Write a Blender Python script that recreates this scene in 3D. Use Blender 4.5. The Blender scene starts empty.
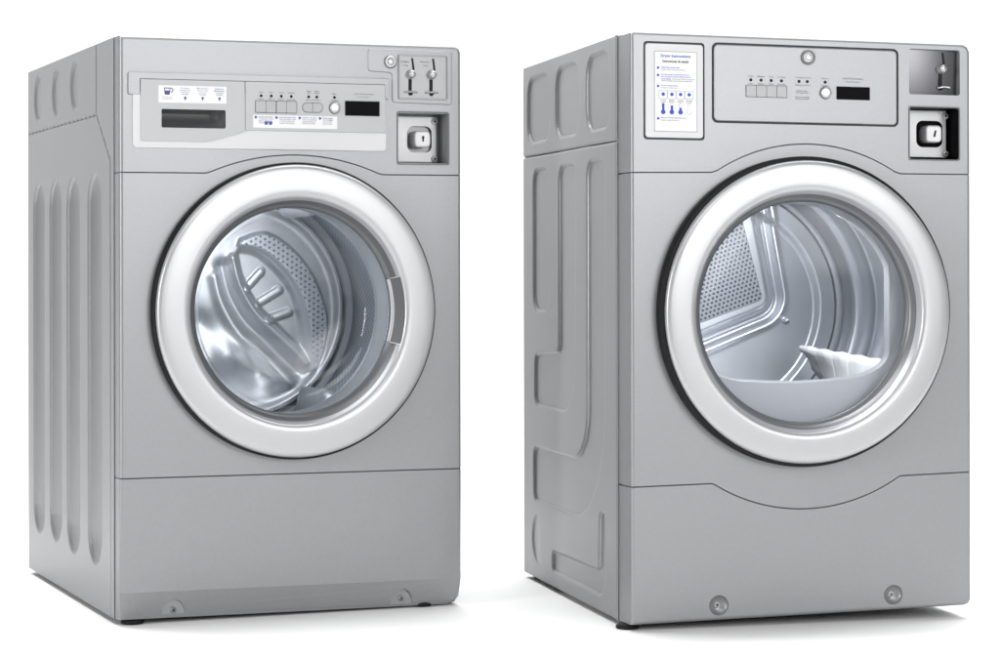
import bpy, bmesh, math, random
import numpy as np
from mathutils import Vector, Matrix
PI = math.pi
random.seed(4)
S = bpy.context.scene
COL = S.collection

# ------------------------------------------------------------------ materials
def nodes(name):
    m = bpy.data.materials.new(name); m.use_nodes = True
    nt = m.node_tree; b = nt.nodes['Principled BSDF']
    return m, nt, b

def simple(name, col, rough=.5, metal=0., spec=.5, coat=0., noise=0., nscale=300., bump=0., bscale=600., aniso=None, alpha=None):
    m, nt, b = nodes(name)
    N, L = nt.nodes, nt.links
    b.inputs['Base Color'].default_value = (*col, 1)
    b.inputs['Roughness'].default_value = rough
    b.inputs['Metallic'].default_value = metal
    b.inputs['Specular IOR Level'].default_value = spec
    b.inputs['Coat Weight'].default_value = coat
    b.inputs['Coat Roughness'].default_value = .15
    tc = N.new('ShaderNodeTexCoord')
    if noise > 0:
        n = N.new('ShaderNodeTexNoise'); n.inputs['Scale'].default_value = nscale; n.inputs['Detail'].default_value = 5
        n.inputs['Roughness'].default_value = .7
        r = N.new('ShaderNodeMapRange'); r.inputs['From Min'].default_value = .3; r.inputs['From Max'].default_value = .7
        r.inputs['To Min'].default_value = 1-noise; r.inputs['To Max'].default_value = 1+noise
        mx = N.new('ShaderNodeVectorMath'); mx.operation = 'SCALE'; mx.inputs[0].default_value = col
        mp = N.new('ShaderNodeMapping')
        if aniso: mp.inputs['Scale'].default_value = aniso
        L.new(tc.outputs['Object'], mp.inputs['Vector']); L.new(mp.outputs[0], n.inputs['Vector'])
        L.new(n.outputs[0], r.inputs['Value']); L.new(r.outputs[0], mx.inputs['Scale'])
        L.new(mx.outputs[0], b.inputs['Base Color'])
        r2 = N.new('ShaderNodeMapRange'); r2.inputs['From Min'].default_value = .3; r2.inputs['From Max'].default_value = .7
        r2.inputs['To Min'].default_value = rough*(1-noise*2); r2.inputs['To Max'].default_value = rough*(1+noise*2)
        L.new(n.outputs[0], r2.inputs['Value']); L.new(r2.outputs[0], b.inputs['Roughness'])
    if bump > 0:
        n = N.new('ShaderNodeTexNoise'); n.inputs['Scale'].default_value = bscale; n.inputs['Detail'].default_value = 3
        L.new(tc.outputs['Object'], n.inputs['Vector'])
        bp = N.new('ShaderNodeBump'); bp.inputs['Strength'].default_value = bump; bp.inputs['Distance'].default_value = .0004
        L.new(n.outputs[0], bp.inputs['Height']); L.new(bp.outputs[0], b.inputs['Normal'])
    return m

def dotted(name, col, hole, rough, metal, spacing, radius, mode, centre=(0, 0), R=.2, rot=0., bump=.5):
    """stainless sheet with staggered punched holes; mode 'plane' = (x,z), 'cyl' = (angle*R, y)"""
    m, nt, b = nodes(name); N, L = nt.nodes, nt.links
    b.inputs['Roughness'].default_value = rough; b.inputs['Metallic'].default_value = metal
    tc = N.new('ShaderNodeTexCoord'); sp = N.new('ShaderNodeSeparateXYZ'); L.new(tc.outputs['Object'], sp.inputs[0])
    def M(op, a, bb=None):
        n = N.new('ShaderNodeMath'); n.operation = op
        for i, v in enumerate((a, bb)):
            if v is None: continue
            if isinstance(v, (int, float)): n.inputs[i].default_value = v
            else: L.new(v, n.inputs[i])
        return n.outputs[0]
    x = M('SUBTRACT', sp.outputs[0], centre[0]); z = M('SUBTRACT', sp.outputs[2], centre[1])
    if mode == 'cyl':
        a = M('MULTIPLY', M('ARCTAN2', z, x), R); c = sp.outputs[1]
    else:
        a = M('ADD', M('MULTIPLY', x, math.cos(rot)), M('MULTIPLY', z, math.sin(rot)))
        c = M('SUBTRACT', M('MULTIPLY', z, math.cos(rot)), M('MULTIPLY', x, math.sin(rot)))
    ds = []
    for o in (0., .5):
        fx = M('MULTIPLY', M('SUBTRACT', M('FRACT', M('ADD', M('DIVIDE', a, spacing), o+100)), .5), spacing)
        fy = M('MULTIPLY', M('SUBTRACT', M('FRACT', M('ADD', M('DIVIDE', c, spacing*1.732), o+100)), .5), spacing*1.732)
        ds.append(M('SQRT', M('ADD', M('MULTIPLY', fx, fx), M('MULTIPLY', fy, fy))))
    d = M('MINIMUM', ds[0], ds[1])
    r = N.new('ShaderNodeMapRange'); r.inputs['From Min'].default_value = radius*.8; r.inputs['From Max'].default_value = radius*1.15
    L.new(d, r.inputs['Value'])
    mx = N.new('ShaderNodeMix'); mx.data_type = 'RGBA'
    mx.inputs[6].default_value = (*hole, 1); mx.inputs[7].default_value = (*col, 1)
    L.new(r.outputs[0], mx.inputs[0]); L.new(mx.outputs[2], b.inputs['Base Color'])
    bp = N.new('ShaderNodeBump'); bp.inputs['Strength'].default_value = bump; bp.inputs['Distance'].default_value = .002
    L.new(r.outputs[0], bp.inputs['Height']); L.new(bp.outputs[0], b.inputs['Normal'])
    return m

def glass(name, tint, gloss=1.0, rough=.03, ior=1.5):
    m = bpy.data.materials.new(name); m.use_nodes = True
    nt = m.node_tree; N, L = nt.nodes, nt.links; N.clear()
    out = N.new('ShaderNodeOutputMaterial'); mix = N.new('ShaderNodeMixShader')
    t = N.new('ShaderNodeBsdfTransparent'); t.inputs[0].default_value = (*tint, 1)
    g = N.new('ShaderNodeBsdfGlossy'); g.inputs['Roughness'].default_value = rough
    f = N.new('ShaderNodeFresnel'); f.inputs[0].default_value = ior
    k = N.new('ShaderNodeMath'); k.operation = 'MULTIPLY'; k.inputs[1].default_value = gloss
    L.new(f.outputs[0], k.inputs[0]); L.new(k.outputs[0], mix.inputs[0])
    L.new(t.outputs[0], mix.inputs[1]); L.new(g.outputs[0], mix.inputs[2]); L.new(mix.outputs[0], out.inputs[0])
    return m

M = {}
M['paint'] = simple('silver_paint', (.292, .296, .304), .35, .42, noise=.03, nscale=140, bump=.10, bscale=900)
_b = M['paint'].node_tree.nodes['Principled BSDF']; _b.inputs['Specular Tint'].default_value = (.55, .55, .56, 1); _b.inputs['Specular IOR Level'].default_value = .22
M['steel'] = simple('plate_steel', (.29, .293, .30), .38, .5, noise=.05, nscale=160, aniso=(1, 1, 8))
M['satin'] = simple('satin_ring', (.455, .458, .468), .33, .42, noise=.012, nscale=60)
M['white'] = simple('white_plastic', (.62, .62, .63), .42, 0., spec=.4)
M['panelp'] = simple('pale_grey_plastic', (.415, .418, .426), .42, 0.1, spec=.4, noise=.01)
M['button'] = simple('button_grey', (.33, .333, .337), .38, .1)
M['knob'] = simple('chrome', (.45, .45, .46), .30, .6)
M['bright'] = simple('bright_metal', (.56, .56, .57), .34, .2, noise=.03, nscale=60)
M['black'] = simple('black_rubber', (.008, .008, .009), .5, spec=.2)
M['gloss'] = simple('black_display', (.004, .004, .005), .5, spec=.04)
M['groove'] = simple('shadow_gap_grey', (.13, .132, .137), .5, 0., spec=.2)
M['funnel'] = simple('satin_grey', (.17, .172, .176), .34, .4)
M['recess'] = simple('dark_grey_plastic', (.115, .117, .12), .42, 0., noise=.04)
M['liner'] = simple('zinc_liner', (.26, .263, .27), .38, .5, noise=.05, nscale=50)
M['dark'] = simple('dark_plate', (.16, .16, .165), .30, .7, noise=.03)
M['polish'] = simple('polished_plate', (.16, .16, .17), .30, 1.)
M['seal'] = simple('grey_rubber', (.38, .405, .435), .42, 0., spec=.5)
M['drum'] = simple('stainless', (.58, .61, .655), .36, .7, noise=.03, nscale=30)
M['drum2'] = simple('stainless_stamped', (.50, .52, .55), .41, .72, noise=.04, nscale=25)
M['dwall'] = simple('galvanised', (.475, .495, .53), .36, .80, noise=.015, nscale=25)
M['bulk'] = simple('pale_blue_plastic', (.42, .43, .465), .45, .05, spec=.4)
M['vane'] = simple('white_vane', (.93, .95, .97), .35, 0.)
M['paper'] = simple('paper', (.74, .74, .75), .45)
M['line'] = simple('print_grey', (.16, .16, .17), .6, spec=.2)
M['pale'] = simple('print_pale', (.24, .24, .25), .6)
M['blue'] = simple('print_blue', (.008, .06, .46), .5)
M['navy'] = simple('print_navy', (.035, .06, .27), .5)
M['ink'] = simple('print_black', (.015, .015, .017), .6, spec=.15)
M['wallw'] = simple('backdrop_white', (.93, .93, .93), .85, spec=.1)
M['floorw'] = simple('floor_white', (.97, .97, .97), .7, spec=.2)
M['glassw'] = glass('washer_glass', (.965, .982, 1.0), .55, .05)
M['glassd'] = glass('dryer_glass', (.965, .982, 1.0), .45, .08)

# ------------------------------------------------------------------ 2D helpers
def rr(u0, z0, u1, z1, r=0., n=6):
    if r <= 0: return [(u0, z0), (u1, z0), (u1, z1), (u0, z1)]
    o = []
    for cx, cz, a in ((u1-r, z0+r, -90), (u1-r, z1-r, 0), (u0+r, z1-r, 90), (u0+r, z0+r, 180)):
        for i in range(n+1):
            t = math.radians(a+90*i/n); o.append((cx+r*math.cos(t), cz+r*math.sin(t)))
    return o
def fillet(pts, n=6):
    """pts: (u,z,r) -> polygon with rounded corners"""
    o = []; m = len(pts)
    for i in range(m):
        p = Vector(pts[i][:2]); a = Vector(pts[i-1][:2]); b = Vector(pts[(i+1) % m][:2]); r = pts[i][2]
        if r <= 0: o.append(tuple(p)); continue
        d1 = (a-p).normalized(); d2 = (b-p).normalized()
        th = math.acos(max(-1, min(1, d1.dot(d2)))); t = r/math.tan(th/2)
        c = p+(d1+d2).normalized()*(r/math.sin(th/2))
        s = p+d1*t; e = p+d2*t
        a0 = math.atan2(s.y-c.y, s.x-c.x); a1 = math.atan2(e.y-c.y, e.x-c.x)
        da = (a1-a0+PI) % (2*PI)-PI
        for k in range(n+1):
            q = a0+da*k/n; o.append((c.x+r*math.cos(q), c.y+r*math.sin(q)))
    return o
def circle(cx, cz, r, n=48, sx=1.):
    return [(cx+r*sx*math.cos(2*PI*i/n), cz+r*math.sin(2*PI*i/n)) for i in range(n)]
def arc3(a, top, b, n=36):
    """points on the circle through a, top, b (in order), a and b included"""
    (x1, y1), (x2, y2), (x3, y3) = a, top, b
    D = 2*(x1*(y2-y3)+x2*(y3-y1)+x3*(y1-y2))
    ux = ((x1*x1+y1*y1)*(y2-y3)+(x2*x2+y2*y2)*(y3-y1)+(x3*x3+y3*y3)*(y1-y2))/D
    uy = ((x1*x1+y1*y1)*(x3-x2)+(x2*x2+y2*y2)*(x1-x3)+(x3*x3+y3*y3)*(x2-x1))/D
    R = math.hypot(x1-ux, y1-uy); a0 = math.atan2(y1-uy, x1-ux); a1 = math.atan2(y3-uy, x3-ux)
    am = math.atan2(y2-uy, x2-ux)
    d = (a1-a0+PI) % (2*PI)-PI
    return [(ux+R*math.cos(a0+d*i/n), uy+R*math.sin(a0+d*i/n)) for i in range(n+1)]
def cat(pts, n=6):
    """smooth open curve through points"""
    o = []; P = [pts[0]]+list(pts)+[pts[-1]]
    for i in range(1, len(P)-2):
        for k in range(n):
            t = k/n; q = []
            for c in (0, 1):
                p0, p1, p2, p3 = P[i-1][c], P[i][c], P[i+1][c], P[i+2][c]
                q.append(.5*((2*p1)+(-p0+p2)*t+(2*p0-5*p1+4*p2-p3)*t*t+(-p0+3*p1-3*p2+p3)*t**3))
            o.append(tuple(q))
    o.append(pts[-1]); return o
def sdf(px, pz, poly):
    P = np.array(poly); best = np.full(px.shape, 1e9); ins = np.zeros(px.shape, bool)
    for i in range(len(P)):
        a = P[i-1]; b = P[i]; ex, ez = b-a
        wx = px-a[0]; wz = pz-a[1]
        t = np.clip((wx*ex+wz*ez)/(ex*ex+ez*ez+1e-18), 0, 1)
        best = np.minimum(best, (wx-ex*t)**2+(wz-ez*t)**2)
        c = ((a[1] > pz) != (b[1] > pz))
        with np.errstate(divide='ignore', invalid='ignore'):
            xx = (b[0]-a[0])*(pz-a[1])/(b[1]-a[1]+1e-30)+a[0]
        ins ^= c & (px < xx)
    d = np.sqrt(best); return np.where(ins, -d, d)
def sstep(t):
    t = np.clip(t, 0, 1); return t*t*(3-2*t)

# ------------------------------------------------------------------ mesh helpers (local frame: x = across the front, y = depth, z = up)
class MB:
    def __init__(s): s.v = []; s.f = []; s.m = []; s.sm = []
    def add(s, v, f, mat=0, smooth=False):
        k = len(s.v); s.v += [tuple(p) for p in v]
        for q in f: s.f.append(tuple(i+k for i in q)); s.m.append(mat); s.sm.append(smooth)
        return s
    def plate(s, o, d0, d1, bev=0., mat=0, back=True):
        """prism of a 2D outline, front face at d0 (towards the viewer), chamfered rim"""
        area = sum(o[i-1][0]*o[i][1]-o[i][0]*o[i-1][1] for i in range(len(o)))
        if area < 0: o = o[::-1]
        n = len(o); rings = []
        def inset(t):
            q = []
            for i in range(n):
                a = Vector(o[i-1]); p = Vector(o[i]); b = Vector(o[(i+1) % n])
                e1 = (p-a); e2 = (b-p)
                if e1.length < 1e-9: e1 = e2
                if e2.length < 1e-9: e2 = e1
                n1 = Vector((-e1.y, e1.x)).normalized(); n2 = Vector((-e2.y, e2.x)).normalized()
                m = n1+n2; m = m/max(.3, m.dot(n1)) if m.length > 1e-6 else n1
                q.append((p.x+m.x*t, p.y+m.y*t))
            return q
        if bev > 0:
            for a in (90, 60, 30, 0):
                r = math.radians(a); rings.append((inset(bev*(1-math.cos(r))) if a else o, d0+bev*(1-math.sin(r))))
        else: rings.append((o, d0))
        rings.append((o, d1))
        v = []; f = []
        for ol, d in rings: v += [(x, d, z) for x, z in ol]
        for k in range(len(rings)-1):
            for i in range(n):
                j = (i+1) % n; f.append((k*n+j, k*n+i, (k+1)*n+i, (k+1)*n+j))
        f.append(tuple(range(n)))
        if back: f.append(tuple((len(rings)-1)*n+i for i in reversed(range(n))))
        return s.add(v, f, mat)
    def box(s, x0, x1, y0, y1, z0, z1, mat=0):
        v = [(x, y, z) for x in (x0, x1) for y in (y0, y1) for z in (z0, z1)]
        return s.add(v, [(0, 1, 3, 2), (4, 6, 7, 5), (0, 4, 5, 1), (2, 3, 7, 6), (0, 2, 6, 4), (1, 5, 7, 3)], mat)
    def lathe(s, prof, c, seg=128, a0=0., a1=2*PI, sx=1., mat=0, close=False, smooth=True):
        """profile of (r, d) turned round the depth axis through c=(u,z)"""
        full = abs(a1-a0-2*PI) < 1e-6; n = seg if full else seg+1
        P = list(prof)+([prof[0]] if close else [])
        v = []; f = []
        for r, d in P:
            for i in range(n):
                a = a0+(a1-a0)*i/seg; v.append((c[0]+r*sx*math.cos(a), d, c[1]+r*math.sin(a)))
        for k in range(len(P)-1):
            for i in range(seg):
                j = (i+1) % n; f.append((k*n+i, k*n+j, (k+1)*n+j, (k+1)*n+i))
        return s.add(v, f, mat, smooth)
    def disc(s, c, r, d0, d1, n=28, bev=0., mat=0): return s.plate(circle(c[0], c[1], r, n), d0, d1, bev, mat)
    def text(s, body, cx, z, width, d, mat=0, thick=.0003, height=None, align='CENTER'):
        cu = bpy.data.curves.new('lettering', 'FONT'); cu.body = body; cu.size = 1; cu.resolution_u = 2; cu.offset = .014
        cu.align_x = align; cu.align_y = 'CENTER'
        o = bpy.data.objects.new('lettering', cu); COL.objects.link(o)
        dg = bpy.context.evaluated_depsgraph_get(); me = bpy.data.meshes.new_from_object(o.evaluated_get(dg))
        xs = [v.co.x for v in me.vertices]; ys = [v.co.y for v in me.vertices]
        w = max(xs)-min(xs); sc = width/w; sz = sc if height is None else height/(max(ys)-min(ys))
        mx = (max(xs)+min(xs))/2; my = (max(ys)+min(ys))/2
        v = [(cx+(p.co.x-mx)*sc, d, z+(p.co.y-my)*sz) for p in me.vertices]
        s.add(v, [tuple(p.vertices) for p in me.polygons], mat)
        bpy.data.objects.remove(o); bpy.data.curves.remove(cu); bpy.data.meshes.remove(me)
        return s
    def build(s, name, mats, parent=None, ang=None, fix=True):
        me = bpy.data.meshes.new(name); me.from_pydata(s.v, [], s.f)
        if not isinstance(mats, (list, tuple)): mats = [mats]
        for m in mats: me.materials.append(m)
        me.polygons.foreach_set('material_index', s.m); me.polygons.foreach_set('use_smooth', s.sm)
        if fix:
            b = bmesh.new(); b.from_mesh(me); bmesh.ops.recalc_face_normals(b, faces=b.faces); b.to_mesh(me); b.free()
        me.update()
        o = bpy.data.objects.new(name, me); COL.objects.link(o)
        if parent: o.parent = parent
        return o

def smooth_angle(o, deg):
    me = o.data
    for p in me.polygons: p.use_smooth = True
    me.set_sharp_from_angle(angle=math.radians(deg))

def cut(o, cutters):
    """boolean difference with temporary cutter objects (material of the cutter goes to the cut faces)"""
    for c in cutters:
        c.parent = o.parent if o.parent.parent is None else o.parent.parent
        md = o.modifiers.new('b', 'BOOLEAN'); md.operation = 'DIFFERENCE'; md.object = c; md.solver = 'EXACT'
        try: md.material_mode = 'TRANSFER'
        except Exception: pass
    dg = bpy.context.evaluated_depsgraph_get(); dg.update()
    me = bpy.data.meshes.new_from_object(o.evaluated_get(dg), preserve_all_data_layers=True, depsgraph=dg)
    old = o.data; o.modifiers.clear(); o.data = me; me.name = o.name
    bpy.data.meshes.remove(old)
    for c in cutters: bpy.data.objects.remove(c)

def panel(name, outline, depth, parent, bevel_pred, bw=.004, mat=None, post=None, ret=0.):
    """thick folded front panel: prism with its outer rim edges rounded"""
    area = sum(outline[i-1][0]*outline[i][1]-outline[i][0]*outline[i-1][1] for i in range(len(outline)))
    if area < 0: outline = outline[::-1]
    bm = bmesh.new()
    fr = [bm.verts.new((x, 0, z)) for x, z in outline]; bk = [bm.verts.new((x, depth, z)) for x, z in outline]
    n = len(fr); bm.faces.new(fr); bm.faces.new(bk[::-1])
    for i in range(n): bm.faces.new((fr[i], bk[i], bk[(i+1) % n], fr[(i+1) % n]))
    bmesh.ops.recalc_face_normals(bm, faces=bm.faces)
    if post: post(bm)
    es = [e for e in bm.edges if all(v.co.y < depth*.6 for v in e.verts) and bevel_pred((e.verts[0].co+e.verts[1].co)/2, e) and len(e.link_faces) == 2
          and e.link_faces[0].normal.angle(e.link_faces[1].normal) > .8]
    if es: bmesh.ops.bevel(bm, geom=es, offset=bw, segments=10, profile=.5, affect='EDGES', clamp_overlap=True)
    if ret:
        for v in bm.verts:
            if v.co.x < .001 and v.co.y > depth*.9: v.co.x -= ret
    me = bpy.data.meshes.new(name); bm.to_mesh(me); bm.free(); me.materials.append(mat or M['paint'])
    o = bpy.data.objects.new(name, me); COL.objects.link(o); o.parent = parent
    return o

def side_sheet(name, y0, y1, z0, z1, height, parent, ny=330, nz=520, x=0.):
    """pressed side panel: fine grid displaced inwards by height(y,z)"""
    ys = np.linspace(y0, y1, ny); zs = np.linspace(z0, z1, nz)
    Y, Z = np.meshgrid(ys, zs); X = x+height(Y, Z)
    v = np.stack([X, Y, Z], -1).reshape(-1, 3)
    idx = np.arange(ny*nz).reshape(nz, ny)
    f = np.stack([idx[:-1, :-1], idx[1:, :-1], idx[1:, 1:], idx[:-1, 1:]], -1).reshape(-1, 4)
    me = bpy.data.meshes.new(name); me.from_pydata(v.tolist(), [], f.tolist())
    me.polygons.foreach_set('use_smooth', [True]*len(f)); me.materials.append(M['paint']); me.update()
    o = bpy.data.objects.new(name, me); COL.objects.link(o); o.parent = parent
    md = o.modifiers.new('thickness', 'SOLIDIFY'); md.thickness = .002; md.offset = 1
    return o

def root(name, label, cat_, loc, yaw):
    o = bpy.data.objects.new(name, None); COL.objects.link(o)
    o.location = loc; o.rotation_euler = (0, 0, yaw); o['label'] = label; o['category'] = cat_
    o.empty_display_size = .1
    return o

def taper(rt, w, k):
    """the cabinet is very slightly out of square across its width"""
    def walk(o):
        for c in o.children:
            if c.type == 'MESH' and c.data.users == 1 and not c.name.startswith('foot'):
                me = c.data; n = len(me.vertices); a = np.empty(n*3); me.vertices.foreach_get('co', a); a = a.reshape(-1, 3)
                a[:, 2] = .6+(a[:, 2]-.6)*(1-k*a[:, 0]/w)
                me.vertices.foreach_set('co', a.ravel()); me.update()
            walk(c)
    walk(rt)

def knob(c, r, d0, parent, name='knob', mat=None, h=.010):
    m = MB(); m.lathe([(r, d0), (r, d0-h*.6), (r*.93, d0-h*.9), (r*.78, d0-h), (0.0001, d0-h*.9)], c, 32)
    return m.build(name, mat or M['knob'], parent)

def screw(c, r, d, parent, mat=None):
    m = MB(); m.lathe([(r, d), (r*.95, d-r*.35), (r*.6, d-r*.6), (0.0001, d-r*.68)], c, 20)
    k = m; w = r*.14
    m.box(c[0]-r*.5, c[0]+r*.5, d-r*.72, d-r*.5, c[1]-w, c[1]+w, 1); m.box(c[0]-w, c[0]+w, d-r*.725, d-r*.5, c[1]-r*.5, c[1]+r*.5, 1)
    return m.build('screw', [mat or M['bright'], M['ink']], parent)

def foot(c, parent):
    """levelling foot: rubber disc with a threaded stem; c = (x, y)"""
    m = MB(); v = []; f = []; seg = 28
    prof = [(.0001, -.0097), (.018, -.0097), (.020, -.0082), (.020, -.0042), (.016, -.001), (.006, 0.), (.006, .02)]
    for r, z in prof:
        for i in range(seg): v.append((c[0]+r*math.cos(2*PI*i/seg), c[1]+r*math.sin(2*PI*i/seg), z))
    for k in range(len(prof)-1):
        for i in range(seg):
            j = (i+1) % seg; f.append((k*seg+i, k*seg+j, (k+1)*seg+j, (k+1)*seg+i))
    m.add(v, f, 0, True); return m.build('foot', M['black'], parent)

def coin_slot_set(c, parent, d, mirror=False, tray=True):
    """one coin entry: slanting insert slit, turning knob, long drop slot, little return gate"""
    u, z = c                                              # knob centre
    m = MB(); m.plate([(u+.0018, z+.029), (u+.0052, z+.029), (u+.0085, z+.005), (u+.0049, z+.005)], d-.0006, d+.001)
    m.build('coin_slit', M['ink'], parent)
    m = MB(); m.plate(rr(u-.0036, z-.029, u+.0026, z-.0085, .001, 2), d-.0006, d+.001)
    m.disc((u-.0003+.0006, z-.0335), .0044, d-.0006, d+.001); m.build('drop_slot', M['ink'], parent)
    if tray:
        m = MB(); m.plate([(u-.012, z-.0305), (u-.0055, z-.0295), (u+.0055, z-.0295), (u+.013, z-.0305), (u+.013, z-.033), (u-.012, z-.033)], d-.003, d+.001, .0008)
        m.build('return_gate', M['dark'], parent)
    m = MB(); m.lathe([(.0082, d), (.0082, d-.003), (.0068, d-.0045), (.0068, d-.011), (.0060, d-.0135), (.004, d-.0145), (.0001, d-.0148)], (u, z), 28)
    m.build('coin_knob', M['knob'], parent)

def coin_vault(u0, u1, z0, z1, parent, liner_mat, plate_mat):
    """recessed cash box: open-fronted liner, lock plate, square lock knob with keyhole"""
    D = .048; t = .0012
    m = MB(); a, b, c, e = u0+.0004, u1-.0004, z0+.0004, z1-.0004; s = .002
    m.box(a, a+s, .001, D, c, e); m.box(b-s, b, .001, D, c, e)
    m.box(a+s, b-s, .001, D, c, c+s); m.box(a+s, b-s, .001, D, e-s, e); m.box(a+s, b-s, D, D+.002, c+s, e-s)
    root_ = m.build('coin_vault', liner_mat, parent)
    m = MB(); o = rr(u0-.0006, z0-.0006, u1+.0006, z1+.0006, .005); i = rr(u0+.0016, z0+.0016, u1-.0016, z1-.0016, .004)
    n = len(o); v = []
    for ol, d in ((o, .0005), (o, -.0012), (i, -.0012), (i, .006)): v += [(x, d, zz) for x, zz in ol]
    f = []
    for k in range(3):
        for q in range(n): f.append((k*n+q, k*n+(q+1) % n, (k+1)*n+(q+1) % n, (k+1)*n+q))
    m.add(v, f); m.build('rim', M['recess'], root_)
    return root_

# ------------------------------------------------------------------ setting
def build_setting():
    m = MB(); P = []
    for i in range(3): P.append((-1.2+2.2*i, -.0135) if i < 3 else None)
    P = [(-.5, -.0100), (2., -.0100), (4., -.0100), (5.6, -.0100)]
    for i in range(1, 13):
        a = math.radians(90*i/12); P.append((5.6+1.2*math.sin(a), -.0100+1.2*(1-math.cos(a))))
    P.append((6.8, 5.))
    # floor sheet
    fl = MB(); X = 6.
    fl.add([(-X, P[0][0], P[0][1]), (X, P[0][0], P[0][1]), (X, P[3][0], P[3][1]), (-X, P[3][0], P[3][1])], [(0, 1, 2, 3)])
    f = fl.build('floor', M['floorw'], fix=False); f['kind'] = 'structure'
    bd = MB(); v = []; fc = []
    Q = P[3:]
    for y, z in Q: v += [(-X, y, z), (X, y, z)]
    for i in range(len(Q)-1): fc.append((2*i, 2*i+1, 2*i+3, 2*i+2))
    bd.add(v, fc, 0, True); b = bd.build('backdrop', M['wallw'], fix=False); b['kind'] = 'structure'
build_setting()

# ------------------------------------------------------------------ WASHER
W = .6277; WD = .7792
wash = root('washing_machine', 'silver front-loading washer with perforated steel drum, detergent drawer and two coin slides', 'washing machine',
            (-.64802, 3.88475, 0), .398824)
def build_washer():
    R = wash; C = (.3105, .528)
    g = .0011
    seam = [(0, .766), (.1525, .7666)] + arc3((.160, .7690), (.312, .8000), (.468, .7695))+[(.4755, .7675), (W, .768)]
    low = [(0, .2433), (W, .2438)]
    # --- top fascia
    ol = [(x, z+g) for x, z in seam]+[(W, .988), (W-.0035, .9965), (W-.012, 1.), (0, 1.)]
    outer = lambda c, e: c.x < .001 or c.x > W-.0125 or c.z > .99
    fas = panel('control_fascia', ol, .038, R, outer, .0068)
    vc = MB().box(.5036, .6033, -.02, .1, .7863, .8802).build('c', M['paint'])
    dc = MB().box(.066, .190, -.02, .1, .838, .880).build('c', M['paint'])
    cut(fas, [vc, dc])
    # --- door panel
    ol = [(x, z-g) for x, z in seam][::-1]+[(x, z+g) for x, z in low]
    mid = panel('front_panel', ol, .038, R, lambda c, e: c.x < .001 or c.x > W-.001, .0068)
    m = MB(); m.plate(circle(C[0], C[1], .238, 96), -.02, .1); cut(mid, [m.build('c', M['paint'])])
    for sm in (seam, low):
        MB().plate([(min(max(x, .0012), W-.0012), z+.006) for x, z in sm]+[(min(max(x, .0012), W-.0012), z-.006) for x, z in sm][::-1], .0045, .036).build('seam_strip', M['groove'], mid)
    # --- lower panel with the slanting toe
    def toe(bm):
        bmesh.ops.bisect_plane(bm, geom=bm.verts[:]+bm.edges[:]+bm.faces[:], plane_co=(0, 0, .0457), plane_no=(0, 0, 1))
        for v in bm.verts:
            if v.co.y < .01 and v.co.z < .0457: v.co.y += .019*(.0457-v.co.z)/.0457
    ol = [(x, z-g) for x, z in low][::-1]+[(0, 0.), (W-.016, 0.), (W-.006, .004), (W, .014)]
    lowp = panel('lower_panel', ol, .038, R, lambda c, e: (c.x < .001 or c.x > W-.017) and c.y < .021, .0068, post=toe)
    cs = []
    for u in (.0965, .5155):
        o = [(u-.021, -.01)]+[(u-.020*math.cos(a)*(1 if True else 1), .010+.0225*math.sin(a)) for a in [PI*i/14 for i in range(15)]]+[(u+.021, -.01)]
        cs.append(MB().plate(o, -.02, .0172).build('c', M['paint']))
    cut(lowp, cs)
    for u, z in ((.0965, .0135), (.5155, .0145)):
        screw((u, z), .0055, .0172, lowp, M['liner'])
    # --- cabinet
    def hgt(Y, Z):
        X = np.zeros_like(Y)
        for c, zt, zb in ((.6695, .774, .080), (.512, .775, .080), (.357, .7735, .0745), (.1805, .773, .075)):
            r = .0575; cz = np.clip(Z, zb+.058, zt-.058)
            t = np.clip(1-np.hypot(Y-c, Z-cz)/r, 0, 1)
            X = np.maximum(X, .0100*(1-(1-t)**2.0)+.0030*sstep(t*r/.005)); e = np.hypot(Y-c, Z-cz)-r; X = X-.0014*np.exp(-((e-.0025)/.0028)**2)
        for c, z in ((.6745, .9395), (.502, .938), (.339, .9395)):
            d = -(np.hypot((Y-c)/.92, Z-z)-.047); X = np.maximum(X, .0036*sstep(d/.0055)); X = X-.0012*np.exp(-((-d-.0035)/.003)**2)
        # folds and the stitched lid seam
        def line(a, b, w, dp, dash=False):
            ax, az = a; bx, bz = b; ex, ez = bx-ax, bz-az; L2 = ex*ex+ez*ez
            t = np.clip(((Y-ax)*ex+(Z-az)*ez)/L2, 0, 1); d = np.hypot(Y-ax-ex*t, Z-az-ez*t)
            v = dp*np.clip(1-d/w, 0, 1)**.6
            if dash:
                s = t*math.sqrt(L2); v = v*(np.mod(s, .034) < .028)
            return v
        X = np.maximum(X, line((.768, .874), (.164, .8742), .0028, .004, True))
        X = np.maximum(X, line((.164, .8742), (.062, .791), .0032, .004, True))
        X = np.maximum(X, line((.060, .791), (.059, 0), .004, .0018))
        X = np.maximum(X, line((.167, .876), (.167, 1.), .003, .0018))
        return X
    side_sheet('side_panel', .0382, WD, 0, 1., hgt, R)
    MB().box(W-.002, W, .0385, WD, 0, 1.).build('side_panel', M['paint'], R)
    MB().box(.002, W-.002, .0385, WD, .998, 1.).build('top_panel', M['paint'], R)
    MB().box(.002, W-.002, WD-.002, WD, 0.002, .998).build('back_panel', M['paint'], R)
    MB().box(.002, W-.002, .0385, WD-.002, 0, .002).build('base_panel', M['paint'], R)
    # --- control panel
    cp = MB().plate(rr(.0226, .8085, .4822, .905, .007), -.0035, .001, .0015).build('control_panel', M['white'], R)
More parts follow.
